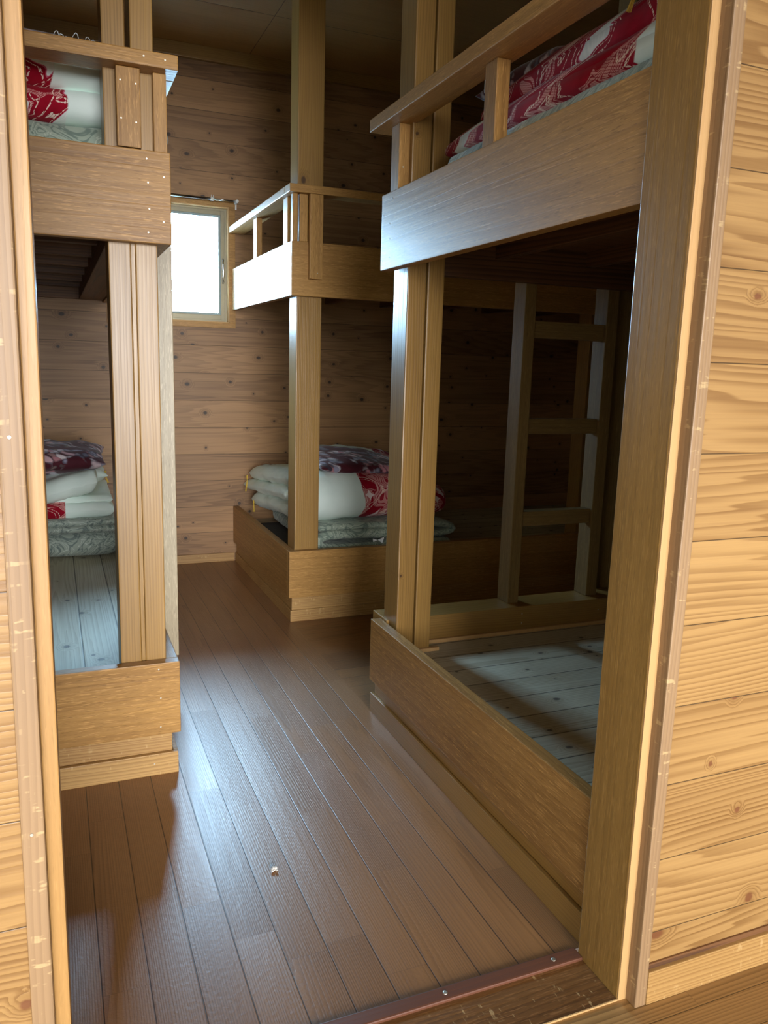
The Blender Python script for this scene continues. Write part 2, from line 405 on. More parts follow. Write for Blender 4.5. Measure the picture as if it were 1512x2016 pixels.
W['aisle'] = wood('brown_floorboards_cross', 'X', 'Y', (94, 62, 36), (152, 108, 66), F=170, pitch=.0885, phase=.0, rough=.36, butt=.62, tone=.22, contrast=.75, bstr=.2, peel=.9, seam=.0009)
W['hall'] = wood('hall_floorboards', 'X', 'Y', (108, 78, 42), (168, 130, 80), F=170, pitch=.075, phase=.99, rough=.38, butt=.8, tone=.2, contrast=.8, bstr=.15, peel=.3, seam=.0008)
W['sill'] = wood('scratched_sill', 'X', 'Y', (72, 44, 20), (128, 88, 48), F=60, ring=.4, fleck=.5, rough=.35, worn=.4, contrast=1.)
W['thresh'] = wood('red_brown_threshold', 'X', 'Y', (84, 48, 34), (112, 70, 50), F=90, ring=.2, rough=.4, contrast=.6)
W['ceil'] = wood('plywood_ceiling', 'X', 'Y', (134, 98, 58), (172, 132, 82), F=14, ring=.35, rough=.6, contrast=.6, pitch=.91, phase=4.15-.91*4, seam=.002, tone=.05)
W['base'] = wood('baseboard_pale', 'X', 'Z', (138, 98, 50), (184, 144, 86), F=110, rough=.5, contrast=.8, worn=.25)
METAL = plain('nail_steel', (.55, .52, .44, 1), .45, 1.)
CHROME = plain('rod_steel', (.7, .71, .73, 1), .22, 1.)
BRONZE = plain('bronze_aluminium', lin(142, 134, 112), .42, .35)
GREY = plain('grey_sash_seal', lin(150, 168, 172), .5)
PLASTIC = plain('white_plastic', lin(232, 234, 230), .4)
YELLOW = plain('yellow_thread', lin(214, 178, 72), .8)
TAGW = plain('white_label_cloth', lin(236, 240, 240), .8)
PAPER = plain('paper_scrap', lin(214, 206, 196), .9)
def glass_mat():
    N = NT('window_glass')
    fr = N.node('ShaderNodeFresnel', (1.45,)).outputs[0]
    tr = N.node('ShaderNodeBsdfTransparent', ((.96, .98, .98, 1),)).outputs[0]
    gl = N.node('ShaderNodeBsdfGlossy', {'Color': (1, 1, 1, 1), 'Roughness': .02}).outputs[0]
    mx = N.node('ShaderNodeMixShader', (fr, tr, gl)); N.t.links.new(mx.outputs[0], N.out.inputs[0]); return N.m
GLASS = glass_mat()
PAIS = paisley_mat('green_paisley')
PAIS2 = paisley_mat('grey_green_paisley', (168, 180, 168), (88, 104, 104), (204, 212, 204))
SIDE_SHADE = plain('mattress_side_shade', lin(56, 54, 54), .85)  # dark tone carries the shade on the mattress side
FLOR = floral_mat('maroon_floral')
WHITE = quilt_mat('white_cotton', lambda N, x, y, z: 0.)

# ------------------------------------------------------------------ room shell
def shell(name, boxes, mat, bev=0, lab=None):
    bm = bmesh.new()
    for lo, hi in boxes: box(bm, lo, hi, bev)
    o = link(name, bm, mat); o['kind'] = 'structure'; return o
XL, XR, YF, YD, ZC = -.92, 3.95, 4.715, 1.17, 2.87
shell('floor', [((XL-.1, 1.2, -.06), (.993, YF+.1, 0))], W['floor'])
shell('floor_aisle', [((.993, 1.2, -.06), (XR+.1, YF+.1, 0))], W['aisle'])
shell('floor_hall', [((-3.2, -3.6, -.06), (4.2, 1.058, -.004))], W['hall'])
shell('ceiling', [((XL-.1, 1.0, ZC), (XR+.1, YF+.12, ZC+.06))], W['ceil'])
wl, wr_, wb, wt = .325, .965, 1.42, 2.06           # window opening
shell('wall_far', [((XL-.1, YF, 0), (wl, YF+.12, ZC)), ((wr_, YF, 0), (XR+.1, YF+.12, ZC)), ((wl, YF, 0), (wr_, YF+.12, wb)), ((wl, YF, wt), (wr_, YF+.12, ZC))], W['far'])
shell('wall_left', [((XL-.1, 1.04, 0), (XL, YF, ZC))], W['side'])
shell('wall_right', [((XR, 1.04, 0), (XR+.1, YF, ZC))], W['side'])
DT = 2.45                                           # top of the door opening
shell('wall_front', [((-3.2, 1.04, 0), (-.05, YD, 2.87)), ((1.0, 1.04, 0), (4.2, YD, 2.87)), ((-.05, 1.04, DT+.03), (1.0, YD, 2.87))], W['front'])
bb = bmesh.new(); box(bb, (1.012, 1.028, -.004), (4.2, 1.04, .067), .002)
o = link('baseboard_front', bb, W['base']); o['kind'] = 'structure'
bb = bmesh.new(); box(bb, (1.012, 1.0362, .067), (4.2, 1.0402, .0785), .0)
o = link('trim_2', bb, W['dark']); o['kind'] = 'structure'
bb = bmesh.new(); box(bb, (.30, YF-.012, 0), (.985, YF, .053), .002)
o = link('baseboard_far', bb, W['base']); o['kind'] = 'structure'
bb = bmesh.new(); box(bb, (XL, YF-.028, 2.80), (XR, YF, ZC), .003)
o = link('trim_3', bb, W['postX']); o['kind'] = 'structure'
bb = bmesh.new(); box(bb, (1.0795, 1.2, ZC-.0012), (1.0825, YF-.03, ZC+.001), 0)
o = link('trim_4', bb, W['dark']); o['kind'] = 'structure'
# the hall in front of the doorway; its unseen openings are guessed, for the daylight they let in
shell('ceiling_hall', [((-3.2, -3.6, 2.87), (4.2, 1.04, 2.93))], W['front'])
shell('wall_hall_left', [((-3.3, -3.6, 0), (-3.2, -3.0, 2.87)), ((-3.3, .6, 0), (-3.2, 1.17, 2.87)), ((-3.3, -3.0, 0), (-3.2, .6, .4)), ((-3.3, -3.0, 2.4), (-3.2, .6, 2.87))], W['front'])
shell('wall_hall_right', [((4.2, -3.6, 0), (4.3, 1.17, 2.87))], W['front'])
shell('wall_hall_back', [((-3.2, -3.7, 0), (-2.6, -3.6, 2.87)), ((3.6, -3.7, 0), (4.2, -3.6, 2.87)), ((-2.6, -3.7, 2.45), (3.6, -3.6, 2.87)), ((-2.6, -3.7, 0), (3.6, -3.6, .25))], W['front'])

# doorway
dr = thing('door_1', (.48, 1.1, 0), 'honey coloured wooden door frame around the open doorway', 'door frame', kind='structure')
JR, JL = .9668, -.0145
bpart('jamb', [((JR, 1.06, -.05), (JR+.02, 1.186, DT+.02))], [W['jamb'], METAL], dr, .002)
bpart('jamb_edge', [((JR+.0006, 1.0565, -.05), (JR+.0196, 1.0615, DT+.02))], W['strip'], dr, .0008)
bpart('casing', [((.9855, 1.029, -.004), (1.0115, 1.062, DT+.05))], [W['casing'], METAL], dr, .0025)
bpart('jamb', [((JL-.02, 1.06, -.05), (JL, 1.186, DT+.02))], [W['jambl'], METAL], dr, .002)
bpart('casing', [((-.0625, 1.029, -.004), (-.0345, 1.062, DT+.05))], [W['casing'], METAL], dr, .0025,
      nails=[((-.05, 1.029, 1.105), (0, -1, 0)), ((-.05, 1.029, .59), (0, -1, 0))])
bpart('head_jamb', [((JL-.02, 1.06, DT), (JR+.02, 1.186, DT+.02))], W['lauanX'], dr, .002)
bpart('head_casing', [((-.0625, 1.029, DT+.012), (1.0115, 1.062, DT+.05))], W['lauanX'], dr, .0025)
bpart('sill', [((JL, 1.058, -.05), (JR, 1.17, -.001))], W['sill'], dr, .0015)
bpart('sill_edge', [((JL, 1.0565, -.045), (JR+.0, 1.059, -.0006))], W['strip'], dr, 0)
th = bmesh.new(); box(th, (JL+.0, 1.168, -.03), (JR+.0, 1.2005, .006), .003)
th = link('trim_1', th, W['thresh']); th['kind'] = 'structure'
for x in (.905, .655, .405, .155):
    b = bmesh.new(); lathe(b, [(.0052, -.001), (.0052, .0008), (.003, .0016), (.0012, .0012)], (x, 1.184, .006), seg=14)
    link('screw', b, METAL, th)

# window
wn = thing('window_1', (.645, YF, 1.42), 'aluminium framed window with a wooden casing, white daylight outside', 'window', kind='structure')
c0 = .035
bpart('casing', [((wl-c0, YF-.006, wb-.03), (wr_+c0, YF+.004, wb)), ((wl-c0, YF-.006, wt), (wr_+c0, YF+.004, wt+c0)),
                 ((wl-c0, YF-.006, wb), (wl, YF+.004, wt)), ((wr_, YF-.006, wb), (wr_+c0, YF+.004, wt))], W['lauanX'], wn, .0015)
bpart('lining', [((wl, YF-.004, wb), (wr_, YF+.06, wb+.006)), ((wl, YF-.004, wt-.006), (wr_, YF+.06, wt)),
                 ((wl, YF-.004, wb), (wl+.006, YF+.06, wt)), ((wr_-.006, YF-.004, wb), (wr_, YF+.06, wt))], W['strip'], wn, .001)
a0, a1, b0, b1 = wl+.006, wr_-.006, wb+.006, wt-.006
def frame(x0, x1, z0, z1, y0, y1, w, wb_=None):
    wb_ = wb_ or w
    return [((x0, y0, z0), (x0+w, y1, z1)), ((x1-w, y0, z0), (x1, y1, z1)), ((x0+w, y0, z0), (x1-w, y1, z0+wb_)), ((x0+w, y0, z1-w), (x1-w, y1, z1))]
bpart('frame', frame(a0, a1, b0, b1, YF+.035, YF+.115, .012), BRONZE, wn, .001)
mid = .625
s1 = bpart('sash', frame(mid-.02, a1-.008, b0+.008, b1-.008, YF+.04, YF+.066, .026, .03), BRONZE, wn, .0015)
bpart('glazing_bead', frame(mid+.006, a1-.034, b0+.038, b1-.034, YF+.046, YF+.062, .012), GREY, s1, .001)
bpart('pane', [((mid+.01, YF+.053, b0+.04), (a1-.036, YF+.057, b1-.036))], GLASS, s1, 0)
b = bmesh.new(); hx, hy = a1-.022, YF+.04
tube(b, [(hx, hy, 1.645), (hx, hy-.014, 1.655), (hx, hy-.02, 1.68), (hx, hy-.02, 1.745), (hx, hy-.014, 1.77), (hx, hy, 1.78)], .005, 10)
link('handle', b, CHROME, s1)
s2 = bpart('sash', frame(a0+.008, mid+.02, b0+.008, b1-.008, YF+.075, YF+.10, .026, .03), BRONZE, wn, .0015)
bpart('pane', [((a0+.034, YF+.086, b0+.038), (mid-.006, YF+.09, b1-.034))], GLASS, s2, 0)

# ------------------------------------------------------------------ bunks
ZB, ZT = 1.496, 1.722
# left bunk
L = thing('bunk_bed', (.30, 2.215, 0), 'built-in wooden bunk by the left door jamb, bedding stacked on both decks', 'bunk bed', 'built-in wooden bunks')
NF = [((x, 2.215, z), (0, -1, 0)) for x, z in ((.245, .330), (.249, .243), (.247, .154))]
bpart('end_board', [((XL, 2.215, .13), (.304, 2.25, .348))], [W['lauanX'], METAL], L, .0025, NF)
bpart('side_board', [((.269, 2.25, .13), (.304, YF-.006, .348))], W['lauanY'], L, .0025)
bpart('plinth', [((XL+.02, 2.238, .066), (.2815, YF-.02, .132))], W['base'], L, .002)
bpart('base_strip', [((XL+.02, 2.224, 0), (.297, 2.238, .0665)), ((.283, 2.238, 0), (.297, YF-.02, .0665))], [W['base'], METAL], L, .002, [((.228, 2.224, .037), (0, -1, 0))])
NU = [((x, 2.215, z), (0, -1, 0)) for x, z in ((.245, 1.701), (.247, 1.644), (.249, 1.58), (.245, 1.522), (.287, 1.661), (.284, 1.551))]
bpart('end_board', [((XL, 2.215, ZB), (.304, 2.25, ZT))], [W['lauanX'], METAL], L, .0025, NU)
bpart('side_board', [((.269, 2.25, ZB), (.304, YF-.006, ZT))], W['lauanY'], L, .0025)
bpart('deck', [((XL, 2.25, .225), (.269, YF-.006, .255))], W['decky'], L, 0)
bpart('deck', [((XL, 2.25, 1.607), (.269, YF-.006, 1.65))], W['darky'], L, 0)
for i in range(7): bpart('joist', [((XL, 2.45+.34*i, 1.555), (.15, 2.485+.34*i, 1.607))], W['dark'], L, .002)
bpart('side_beam', [((.15, 2.365, 1.505), (.268, YF-.03, 1.607))], W['darky'], L, .003)
bpart('ledger', [((XL, YF-.045, 1.507), (.268, YF-.006, 1.607))], W['dark'], L, .003)
for x0, x1 in ((.147, .203), (.215, .271)): bpart('post', [((x0, 2.2525, .255), (x1, 2.36, ZC-.002))], [W['postZ'], METAL], L, .003)
bpart('filler_strip', [((.2035, 2.256, .256), (.2145, 2.35, 1.6))], W['postZ'], L, .001)
bpart('rail', [((XL, 2.19, 1.912), (.324, 2.278, 1.947))], [W['lauanX'], METAL], L, .003, [((.241, 2.19, 1.933), (0, -1, 0)), ((.292, 2.19, 1.931), (0, -1, 0))])
bpart('rail', [((.236, 2.279, 1.912), (.324, YF-.006, 1.947))], W['lauanY'], L, .003)
bpart('cleat', [((.176, 2.216, 1.7245), (.2335, 2.2515, 1.911))], [W['lauanZ'], METAL], L, .002,
      [((x, 2.216, z), (0, -1, 0)) for x, z in ((.186, 1.878), (.223, 1.874), (.186, 1.79), (.222, 1.784))])
bpart('baluster', [((.266, 2.23, 1.7225), (.299, 2.264, 1.9118))], W['lauanZ'], L, .002)
for y in (2.9, 3.5, 4.1): bpart('baluster', [((.265, y, 1.7225), (.299, y+.055, 1.9118))], W['lauanZ'], L, .002)

LL = thing('bunk_ladder', (.343, 2.79, .15), 'pale ladder on the left bunk\'s corridor side, one upright showing beside the posts', 'ladder')
bpart('stile', [((.3055, 2.79, .15), (.381, 2.835, 1.716))], [W['stile'], METAL], LL, .002)
bpart('stile', [((.3055, 3.14, .15), (.381, 3.185, 1.716))], [W['stile'], METAL], LL, .002)
for z0 in (.41, .75, 1.09, 1.43): bpart('rung', [((.32, 2.8355, z0), (.364, 3.1395, z0+.055))], W['lauanY'], LL, .002)
# right bunk
R = thing('bunk_bed', (.974, 1.19, 0), 'bunk along the right of the corridor, empty pale lower deck, red quilt on top', 'bunk bed', 'built-in wooden bunks')
RE = 2.9; Y1 = 2.415
bpart('side_board', [((.974, 1.188, .13), (1.01, Y1, .347))], [W['lauanY'], METAL], R, .0025)
bpart('side_board', [((.974, 1.188, ZB), (1.01, Y1, ZT))], [W['lauanY'], METAL], R, .0025,
      [((.974, y, z), (-1, 0, 0)) for y, z in ((2.33, 1.70), (2.345, 1.585), (2.345, 1.53), (2.40, 1.66), (2.40, 1.525), (2.35, 1.63))])
bpart('plinth', [((1.0, 1.188, .069), (RE, 2.425, .1305))], W['postY'], R, .002)
bpart('base_strip', [((.988, 1.188, 0), (1.0, 2.437, .07))], W['postY'], R, .002)
bpart('deck', [((1.01, 1.188, .225), (RE, 2.366, .255))], W['deckx'], R, 0)
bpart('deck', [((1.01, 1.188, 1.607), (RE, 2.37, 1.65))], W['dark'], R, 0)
for x in (1.38, 1.74, 2.10, 2.46): bpart('joist', [((x-.018, 1.188, 1.558), (x+.018, 2.37, 1.607))], W['darky'], R, .002)
bpart('rear_beam', [((1.146, 2.37, 1.492), (RE, 2.41, ZT))], W['dark'], R, .003)
bpart('rear_board', [((1.012, 2.366, .13), (RE, 2.49, .3525))], [W['postX'], METAL], R, .003, [((1.55, 2.366, .325), (0, -1, 0)), ((1.55, 2.366, .29), (0, -1, 0)), ((1.89, 2.366, .31), (0, -1, 0))])
bpart('quarter_round', [((1.09, 2.353, .255), (RE, 2.366, .269))], W['strip'], R, .003)
for x0, x1 in ((1.02, 1.0825), (1.088, 1.145)): bpart('post', [((x0, 2.30, .255), (x1, 2.4105, ZC-.002))], [W['postZ'], METAL], R, .004)
bpart('post', [((1.95, 2.5, .0), (2.05, 2.6, ZC-.002))], W['ladder'], R, .004)
bpart('foot_block', [((1.065, 2.285, .2555), (1.175, 2.2995, .2675))], W['strip'], R, .001)
bpart('rail', [((.945, 1.188, 1.9125), (1.035, 2.462, 1.950))], W['lauanY'], R, .003)
bpart('baluster', [((.985, 2.318, ZT+.0005), (1.02, 2.377, 1.912))], [W['lauanZ'], METAL], R, .002, [((1.0, 2.318, 1.79), (0, -1, 0))])
bpart('baluster', [((.985, 1.751, ZT+.0005), (1.021, 1.806, 1.912))], [W['lauanZ'], METAL], R, .002)

# ladder on the back of the right bunk
LD = thing('bunk_ladder', (1.7, 2.44, .3525), 'dark wooden three-rung ladder standing behind the right bunk\'s empty deck', 'ladder')
bpart('stile', [((1.515, 2.412, .353), (1.559, 2.488, 1.72))], W['ladder'], LD, .003)
bpart('stile', [((1.862, 2.412, .353), (1.91, 2.488, 1.72))], W['ladder'], LD, .003)
for z0, z1 in ((.638, .692), (.976, 1.030), (1.313, 1.371)):
    bpart('rung', [((1.56, 2.424, z0), (1.861, 2.468, z1))], W['ladderx'], LD, .002)

# far bunk
F = thing('bunk_bed', (.98, 3.46, 0), 'bunk at the far wall beside the window, quilt and green mattress on its lower deck', 'bunk bed', 'built-in wooden bunks')
FR = XR-.004
bpart('front_board', [((.980, 3.46, .118), (FR, 3.495, .341))], [W['lauanX'], METAL], F, .0025)
bpart('end_board', [((.980, 3.4955, .118), (1.014, YF-.006, .341))], W['lauanY'], F, .0025)
bpart('plinth', [((.997, 3.472, .054), (FR, YF-.02, .119))], W['base'], F, .002)
bpart('base_strip', [((.9895, 3.466, 0), (FR, 3.472, .055)), ((.9895, 3.472, 0), (.997, YF-.02, .055))], W['base'], F, .0015)
bpart('front_board', [((.980, 3.46, ZB-.003), (FR, 3.495, ZT))], [W['lauanX'], METAL], F, .0025)
bpart('end_board', [((.980, 3.4955, ZB-.003), (1.014, YF-.006, ZT))], W['lauanY'], F, .0025)
bpart('deck', [((1.014, 3.4955, .225), (FR, YF-.006, .255))], W['deckx'], F, 0)
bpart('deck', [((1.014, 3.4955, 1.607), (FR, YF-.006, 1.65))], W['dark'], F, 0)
for x in (1.2, 1.56, 1.92, 2.28, 2.64, 3.0): bpart('joist', [((x-.018, 3.62, 1.558), (x+.018, YF-.006, 1.607))], W['darky'], F, .002)
bpart('post', [((1.0145, 3.4965, .255), (1.131, 3.614, ZC-.002))], [W['postZ'], METAL], F, .004)
bpart('post', [((2.6, 3.4965, .255), (2.7, 3.6, ZC-.002))], W['postZ'], F, .004)
bpart('rail', [((.962, 3.432, 1.918), (FR, 3.52, 1.951))], W['lauanX'], F, .003)
bpart('rail', [((.962, 3.521, 1.918), (1.05, YF-.006, 1.951))], W['lauanY'], F, .003)
for y in (3.55, 4.127): bpart('baluster', [((.985, y, ZT+.0005), (1.0135, y+.068, 1.9178))], W['lauanZ'], F, .002)
bpart('baluster', [((1.0145, 3.461, ZT+.0005), (1.051, 3.4945, 1.9178))], W['lauanZ'], F, .002)
bpart('baluster', [((.984, 3.461, ZT+.0005), (1.006, 3.4945, 1.9178))], W['lauanZ'], F, .002)
bpart('cleat', [((1.054, 3.434, 1.566), (1.113, 3.4595, 1.9175))], [W['lauanZ'], METAL], F, .002, [((1.09, 3.434, 1.59), (0, -1, 0))])

# ------------------------------------------------------------------ small fittings
rod = thing('curtain_rod', (.66, YF, 2.08), 'thin steel curtain rod above the window casing', 'curtain rod')
b = bmesh.new(); tube(b, [(.28, 4.66, 2.086), (.86, 4.66, 2.086)], .0075, 12); tube(b, [(.86, 4.66, 2.086), (1.0, 4.66, 2.085)], .0055, 12); link('rod', b, CHROME, rod)
for x in (1.0, .29):
    b = bmesh.new(); tube(b, [(x, YF, 2.084), (x, 4.66, 2.086), (x, 4.652, 2.086)], .009, 10); box(b, (x-.009, YF-.004, 2.05), (x+.009, YF, 2.094), .002); link('bracket', b, PLASTIC, rod)
b = bmesh.new(); tube(b, [(.852, 4.66, 2.086), (.872, 4.66, 2.086)], .010, 12); tube(b, [(.858, 4.66, 2.094), (.857, 4.66, 2.108)], .002, 6); tube(b, [(.867, 4.66, 2.094), (.869, 4.66, 2.106)], .002, 6); link('runner', b, PLASTIC, rod)
b = bmesh.new(); lathe(b, [(.048, 0), (.048, -.008), (.036, -.02), (.012, -.024)], (.59, YF, 2.372), axis='Y', seg=28)
vent = tag(link('vent_cover', b, PLASTIC, None, (.59, YF, 2.372)), 'small round white vent cover on the far wall, mostly behind the left bunk', 'vent cover')
lamp = thing('ceiling_fitting', (2.33, 3.46, ZC), 'round white fitting on the dark ceiling, peeking below the right bunk rail', 'ceiling fitting')
b = bmesh.new(); lathe(b, [(.052, 0), (.052, -.012), (.048, -.016)], (2.33, 3.46, ZC), seg=28); link('base_ring', b, PLASTIC, lamp)
b = bmesh.new(); lathe(b, [(.046, -.012), (.046, -.024), (.036, -.034), (.012, -.038)], (2.33, 3.46, ZC), seg=28); link('cover', b, PLASTIC, lamp)
b = bmesh.new()
for k in range(7):
    a = .9*k; box(b, (.442+.006*math.cos(a)-.003, 1.671+.004*math.sin(a*1.7)-.003, .0005+.001*k), (.442+.006*math.cos(a)+.003, 1.671+.004*math.sin(a*1.7)+.004, .003+.0012*k), .0006)
tag(link('paper_scrap', b, PAPER, None, (.442, 1.671, 0)), 'tiny pale scrap of paper on the corridor floorboards', 'scrap')

# ------------------------------------------------------------------ bedding
def soft(name, build, mat, parent):
    bm = bmesh.new(); build(bm); return link(name, bm, mat, parent)
def gt(N, a, lo, hi): return N.step(a, lo, hi)

# --- far bunk, lower deck
o = (1.06, 3.6, .255)
pad = thing('shade_pad', o, 'added pad, dark for the shaded mattress side, under the green folded mattress, far bunk', 'pad')  # added layer, its dark colour stands for the mattress side in shade
soft('shade_pad_cover', lambda bm: fold_sheet(bm, [(3.62, .275), (4.0, .277), (4.42, .275)], .036, 1.03, 1.78, 'X', 36, (.03, .03), .004, 3), SIDE_SHADE, pad)
mt = thing('folded_mattress', o, 'green patterned mattress folded in three at the bottom of the far bunk\'s pile', 'mattress', 'folded futon mattresses')
def far_mat(bm):
    fold_sheet(bm, [(1.88, .315), (1.5, .315), (1.22, .316), (1.158, .345), (1.19, .380), (1.35, .386), (1.58, .376)], .046, 3.56, 4.40, 'Y', 34, (.02, .05), .006, 1)
    fold_sheet(bm, [(1.50, .420), (1.65, .418), (1.83, .408), (1.895, .382), (1.83, .362), (1.64, .360)], .034, 3.57, 4.38, 'Y', 34, (.02, .05), .006, 4)
    fold_sheet(bm, [(1.15, .420), (1.35, .421), (1.53, .418)], .032, 3.57, 4.38, 'Y', 34, (.02, .05), .005, 8)
soft('cover', far_mat, PAIS, mt)
b = bmesh.new()
for pts in (((1.43, 3.548, .36), (1.455, 3.544, .352), (1.433, 3.548, .343)), ((1.455, 3.544, .353), (1.49, 3.545, .366), (1.482, 3.546, .333))):
    v0 = [b.verts.new(p) for p in pts]; v1 = [b.verts.new(Vector(p)+Vector((0, .0015, 0))) for p in pts]
    b.faces.new(v0); b.faces.new(v1[::-1])
    for i in range(3): b.faces.new((v0[i], v1[i], v1[(i+1) % 3], v0[(i+1) % 3]))
link('care_tag', b, TAGW, mt)
cf = thing('comforter', (1.06, 3.6, .41), 'thick white quilt with a red flower panel, folded on the far bunk\'s green mattress', 'comforter', 'white and red folded quilts')
def far_fn(v):
    k = max(0., min(1., (v.x-1.45)/.45)); k = k*k*(3-2*k)
    zb = .435
    z = zb+(v.z-zb)*(1-.30*k)
    d = max(0., (v.y-3.75)/.95)
    z = z-.085*d*(1-.4*k)
    b = max(0., 1-abs(v.x-1.2)/.22)
    return Vector((v.x, v.y-.015*b, z))
mk = lambda N, x, y, z: gt(N, N.M('ADD', N.M('SUBTRACT', x, N.M('MULTIPLY', N.M('ABSOLUTE', N.M('SUBTRACT', z, .10)), -.18)), N.M('MULTIPLY', N.M('SUBTRACT', N.noise(N.coords(), 9, 1), .5), .03)), .352, .358)
QF = quilt_mat('white_red_leaf_quilt', lambda N, x, y, z: N.M('MULTIPLY', mk(N, x, y, z), 1.), 1.15, 1.)
def far_com(bm):
    fold_sheet(bm, [(4.66, .632), (4.2, .632), (3.82, .634), (3.70, .618), (3.655, .545), (3.70, .492), (3.85, .482), (4.2, .482), (4.58, .482)], .094, 1.06, 1.88, 'X', 52, (.075, .10), .012, 2, fn=far_fn)
    fold_sheet(bm, [(3.80, .558), (4.2, .558), (4.72, .563)], .075, 1.045, 1.82, 'X', 44, (.07, .10), .012, 6, fn=far_fn)
soft('cover', far_com, QF, cf)
QF2 = quilt_mat('white_red_leaf_flap', lambda N, x, y, z: gt(N, N.M('ADD', x, N.M('MULTIPLY', z, -.5)), .43, .436), 1.15, 1.)
soft('turned_back_flap', lambda bm: puff(bm, (1.57, 4.20, .665), (.30, .20, .082), .0, (0, .12), amp=.012, seed=3), QF2, cf)
tassel('tassel', (1.045, 4.62, .527), .085, YELLOW, cf, 1, (-.01, 0)); tassel('tassel', (1.062, 4.52, .395), .06, YELLOW, cf, 2, (.0, 0)); 
pl = thing('pillow', (1.33, 3.92, .66), 'dark maroon floral pillow on the folded quilt, far bunk', 'pillow', 'maroon floral pillows')
soft('pillow_case', lambda bm: puff(bm, (1.44, 3.88, .705), (.255, .20, .058), .05, (.16, .10), amp=.008, seed=11), FLOR, pl)

# --- left bunk, lower deck (seen under the upper deck)
mt = thing('folded_mattress', (-.2, 3.9, .255), 'thick grey-green paisley mattress folded on the left bunk\'s lower deck', 'mattress', 'folded futon mattresses')
def ll_mat(bm):
    fold_sheet(bm, [(4.62, .288), (4.3, .288), (3.99, .289), (3.945, .320), (3.99, .352), (4.3, .354), (4.6, .354)], .060, -.72, .255, 'X', 40, (.04, .04), .006, 21)
    fold_sheet(bm, [(3.90, .402), (4.2, .404), (4.6, .402)], .030, -.71, .258, 'X', 40, (.03, .03), .005, 24)
    fold_sheet(bm, [(3.91, .432), (4.2, .434), (4.6, .432)], .030, -.71, .256, 'X', 40, (.03, .03), .005, 27)
soft('cover', ll_mat, PAIS2, mt)
cf = thing('comforter', (-.2, 3.9, .45), 'white quilt with a small red patch, folded under the floral pillow, left bunk\'s lower deck', 'comforter', 'white and red folded quilts')
def ll_fn(v):
    if v.z > .545: return Vector((v.x, v.y, v.z+.26*(v.x-.0)))
    return Vector((v.x, v.y, v.z+(.10*(v.x+.04) if v.z > .5 else .0)))
QL = quilt_mat('white_red_patch_quilt', lambda N, x, y, z: N.M('MULTIPLY', N.M('SUBTRACT', 1., gt(N, x, .228, .232)), N.M('SUBTRACT', 1., gt(N, N.M('SUBTRACT', z, N.M('MULTIPLY', x, .02)), .066, .070))), 1.2, .6)
def ll_com(bm):
    fold_sheet(bm, [(4.6, .48), (4.3, .48), (3.95, .482), (4.2, .525), (4.55, .53)][:3], .075, -.70, .25, 'X', 44, (.05, .05), .008, 31)
    fold_sheet(bm, [(4.5, .54), (4.2, .535), (3.99, .523)], .05, -.70, .245, 'X', 44, (.05, .05), .008, 36)
    fold_sheet(bm, [(4.45, .60), (4.2, .60), (3.93, .580)], .105, -.70, .180, 'X', 44, (.05, .035), .012, 41, fn=lambda v: Vector((v.x, v.y, v.z+.26*max(v.x, -.1))))
soft('cover', ll_com, QL, cf)
soft('turned_back_flap', lambda bm: puff(bm, (.11, 4.22, .63), (.12, .16, .05), .0, amp=.01, seed=43), QL, cf)
tassel('tassel', (.228, 4.22, .625), .05, YELLOW, cf, 5, (.012, 0))
pl = thing('pillow', (-.05, 4.15, .66), 'maroon floral pillow on the folded quilt, left bunk\'s lower deck', 'pillow', 'maroon floral pillows')
soft('pillow_case', lambda bm: puff(bm, (-.06, 4.20, .715), (.29, .20, .072), -.03, (.10, -.02), amp=.01, seed=51), FLOR, pl)

# --- left bunk, upper deck
mt = thing('folded_mattress', (-.2, 2.4, 1.65), 'grey-green paisley mattress under the quilt, left bunk\'s upper deck', 'mattress', 'folded futon mattresses')
def lu_mat(bm):
    fold_sheet(bm, [(3.2, 1.692), (2.8, 1.692), (2.44, 1.692), (2.402, 1.731), (2.44, 1.772), (2.8, 1.773), (3.2, 1.773)], .078, -.75, .255, 'X', 40, (.04, .04), .005, 61)
soft('cover', lu_mat, PAIS, mt)
cf = thing('comforter', (-.2, 2.4, 1.81), 'white quilt with red tie-dyed end, folded on the left bunk\'s upper deck', 'comforter', 'white and red folded quilts')
def lmask(N, x, y, z):
    low = N.M('LESS_THAN', z, .078)
    th = N.M('ADD', .236, N.M('MULTIPLY', low, .030))
    zc = N.M('SUBTRACT', z, N.M('SUBTRACT', .130, N.M('MULTIPLY', low, .090)))
    nz = N.M('MULTIPLY', N.M('MULTIPLY', zc, zc), 5.)
    return N.M('SUBTRACT', 1., gt(N, N.M('ADD', x, nz), th, N.M('ADD', th, .004)))
QU = quilt_mat('white_red_tied_quilt', lmask, 1.9, 0.)
def lu_com(bm):
    fold_sheet(bm, [(3.1, 1.832), (2.7, 1.832), (2.43, 1.832), (2.396, 1.851), (2.43, 1.872), (2.7, 1.873), (3.0, 1.873)], .043, -.75, .262, 'X', 44, (.05, .03), .006, 71)
    fold_sheet(bm, [(3.1, 1.912), (2.7, 1.912), (2.43, 1.912), (2.394, 1.934), (2.43, 1.958), (2.7, 1.960), (3.0, 1.960)], .047, -.75, .262, 'X', 44, (.05, .03), .006, 75)
soft('cover', lu_com, QU, cf)
tassel('tassel', (.05, 2.46, 1.99), .06, YELLOW, cf, 9, (.01, 0))
pl = thing('pillow', (-.1, 2.65, 1.96), 'dark pillow barely showing above the left bunk\'s top rail', 'pillow', 'maroon floral pillows')
soft('pillow_case', lambda bm: puff(bm, (-.05, 2.68, 2.025), (.28, .2, .062), 0, (0, 0), amp=.006, seed=81), FLOR, pl)
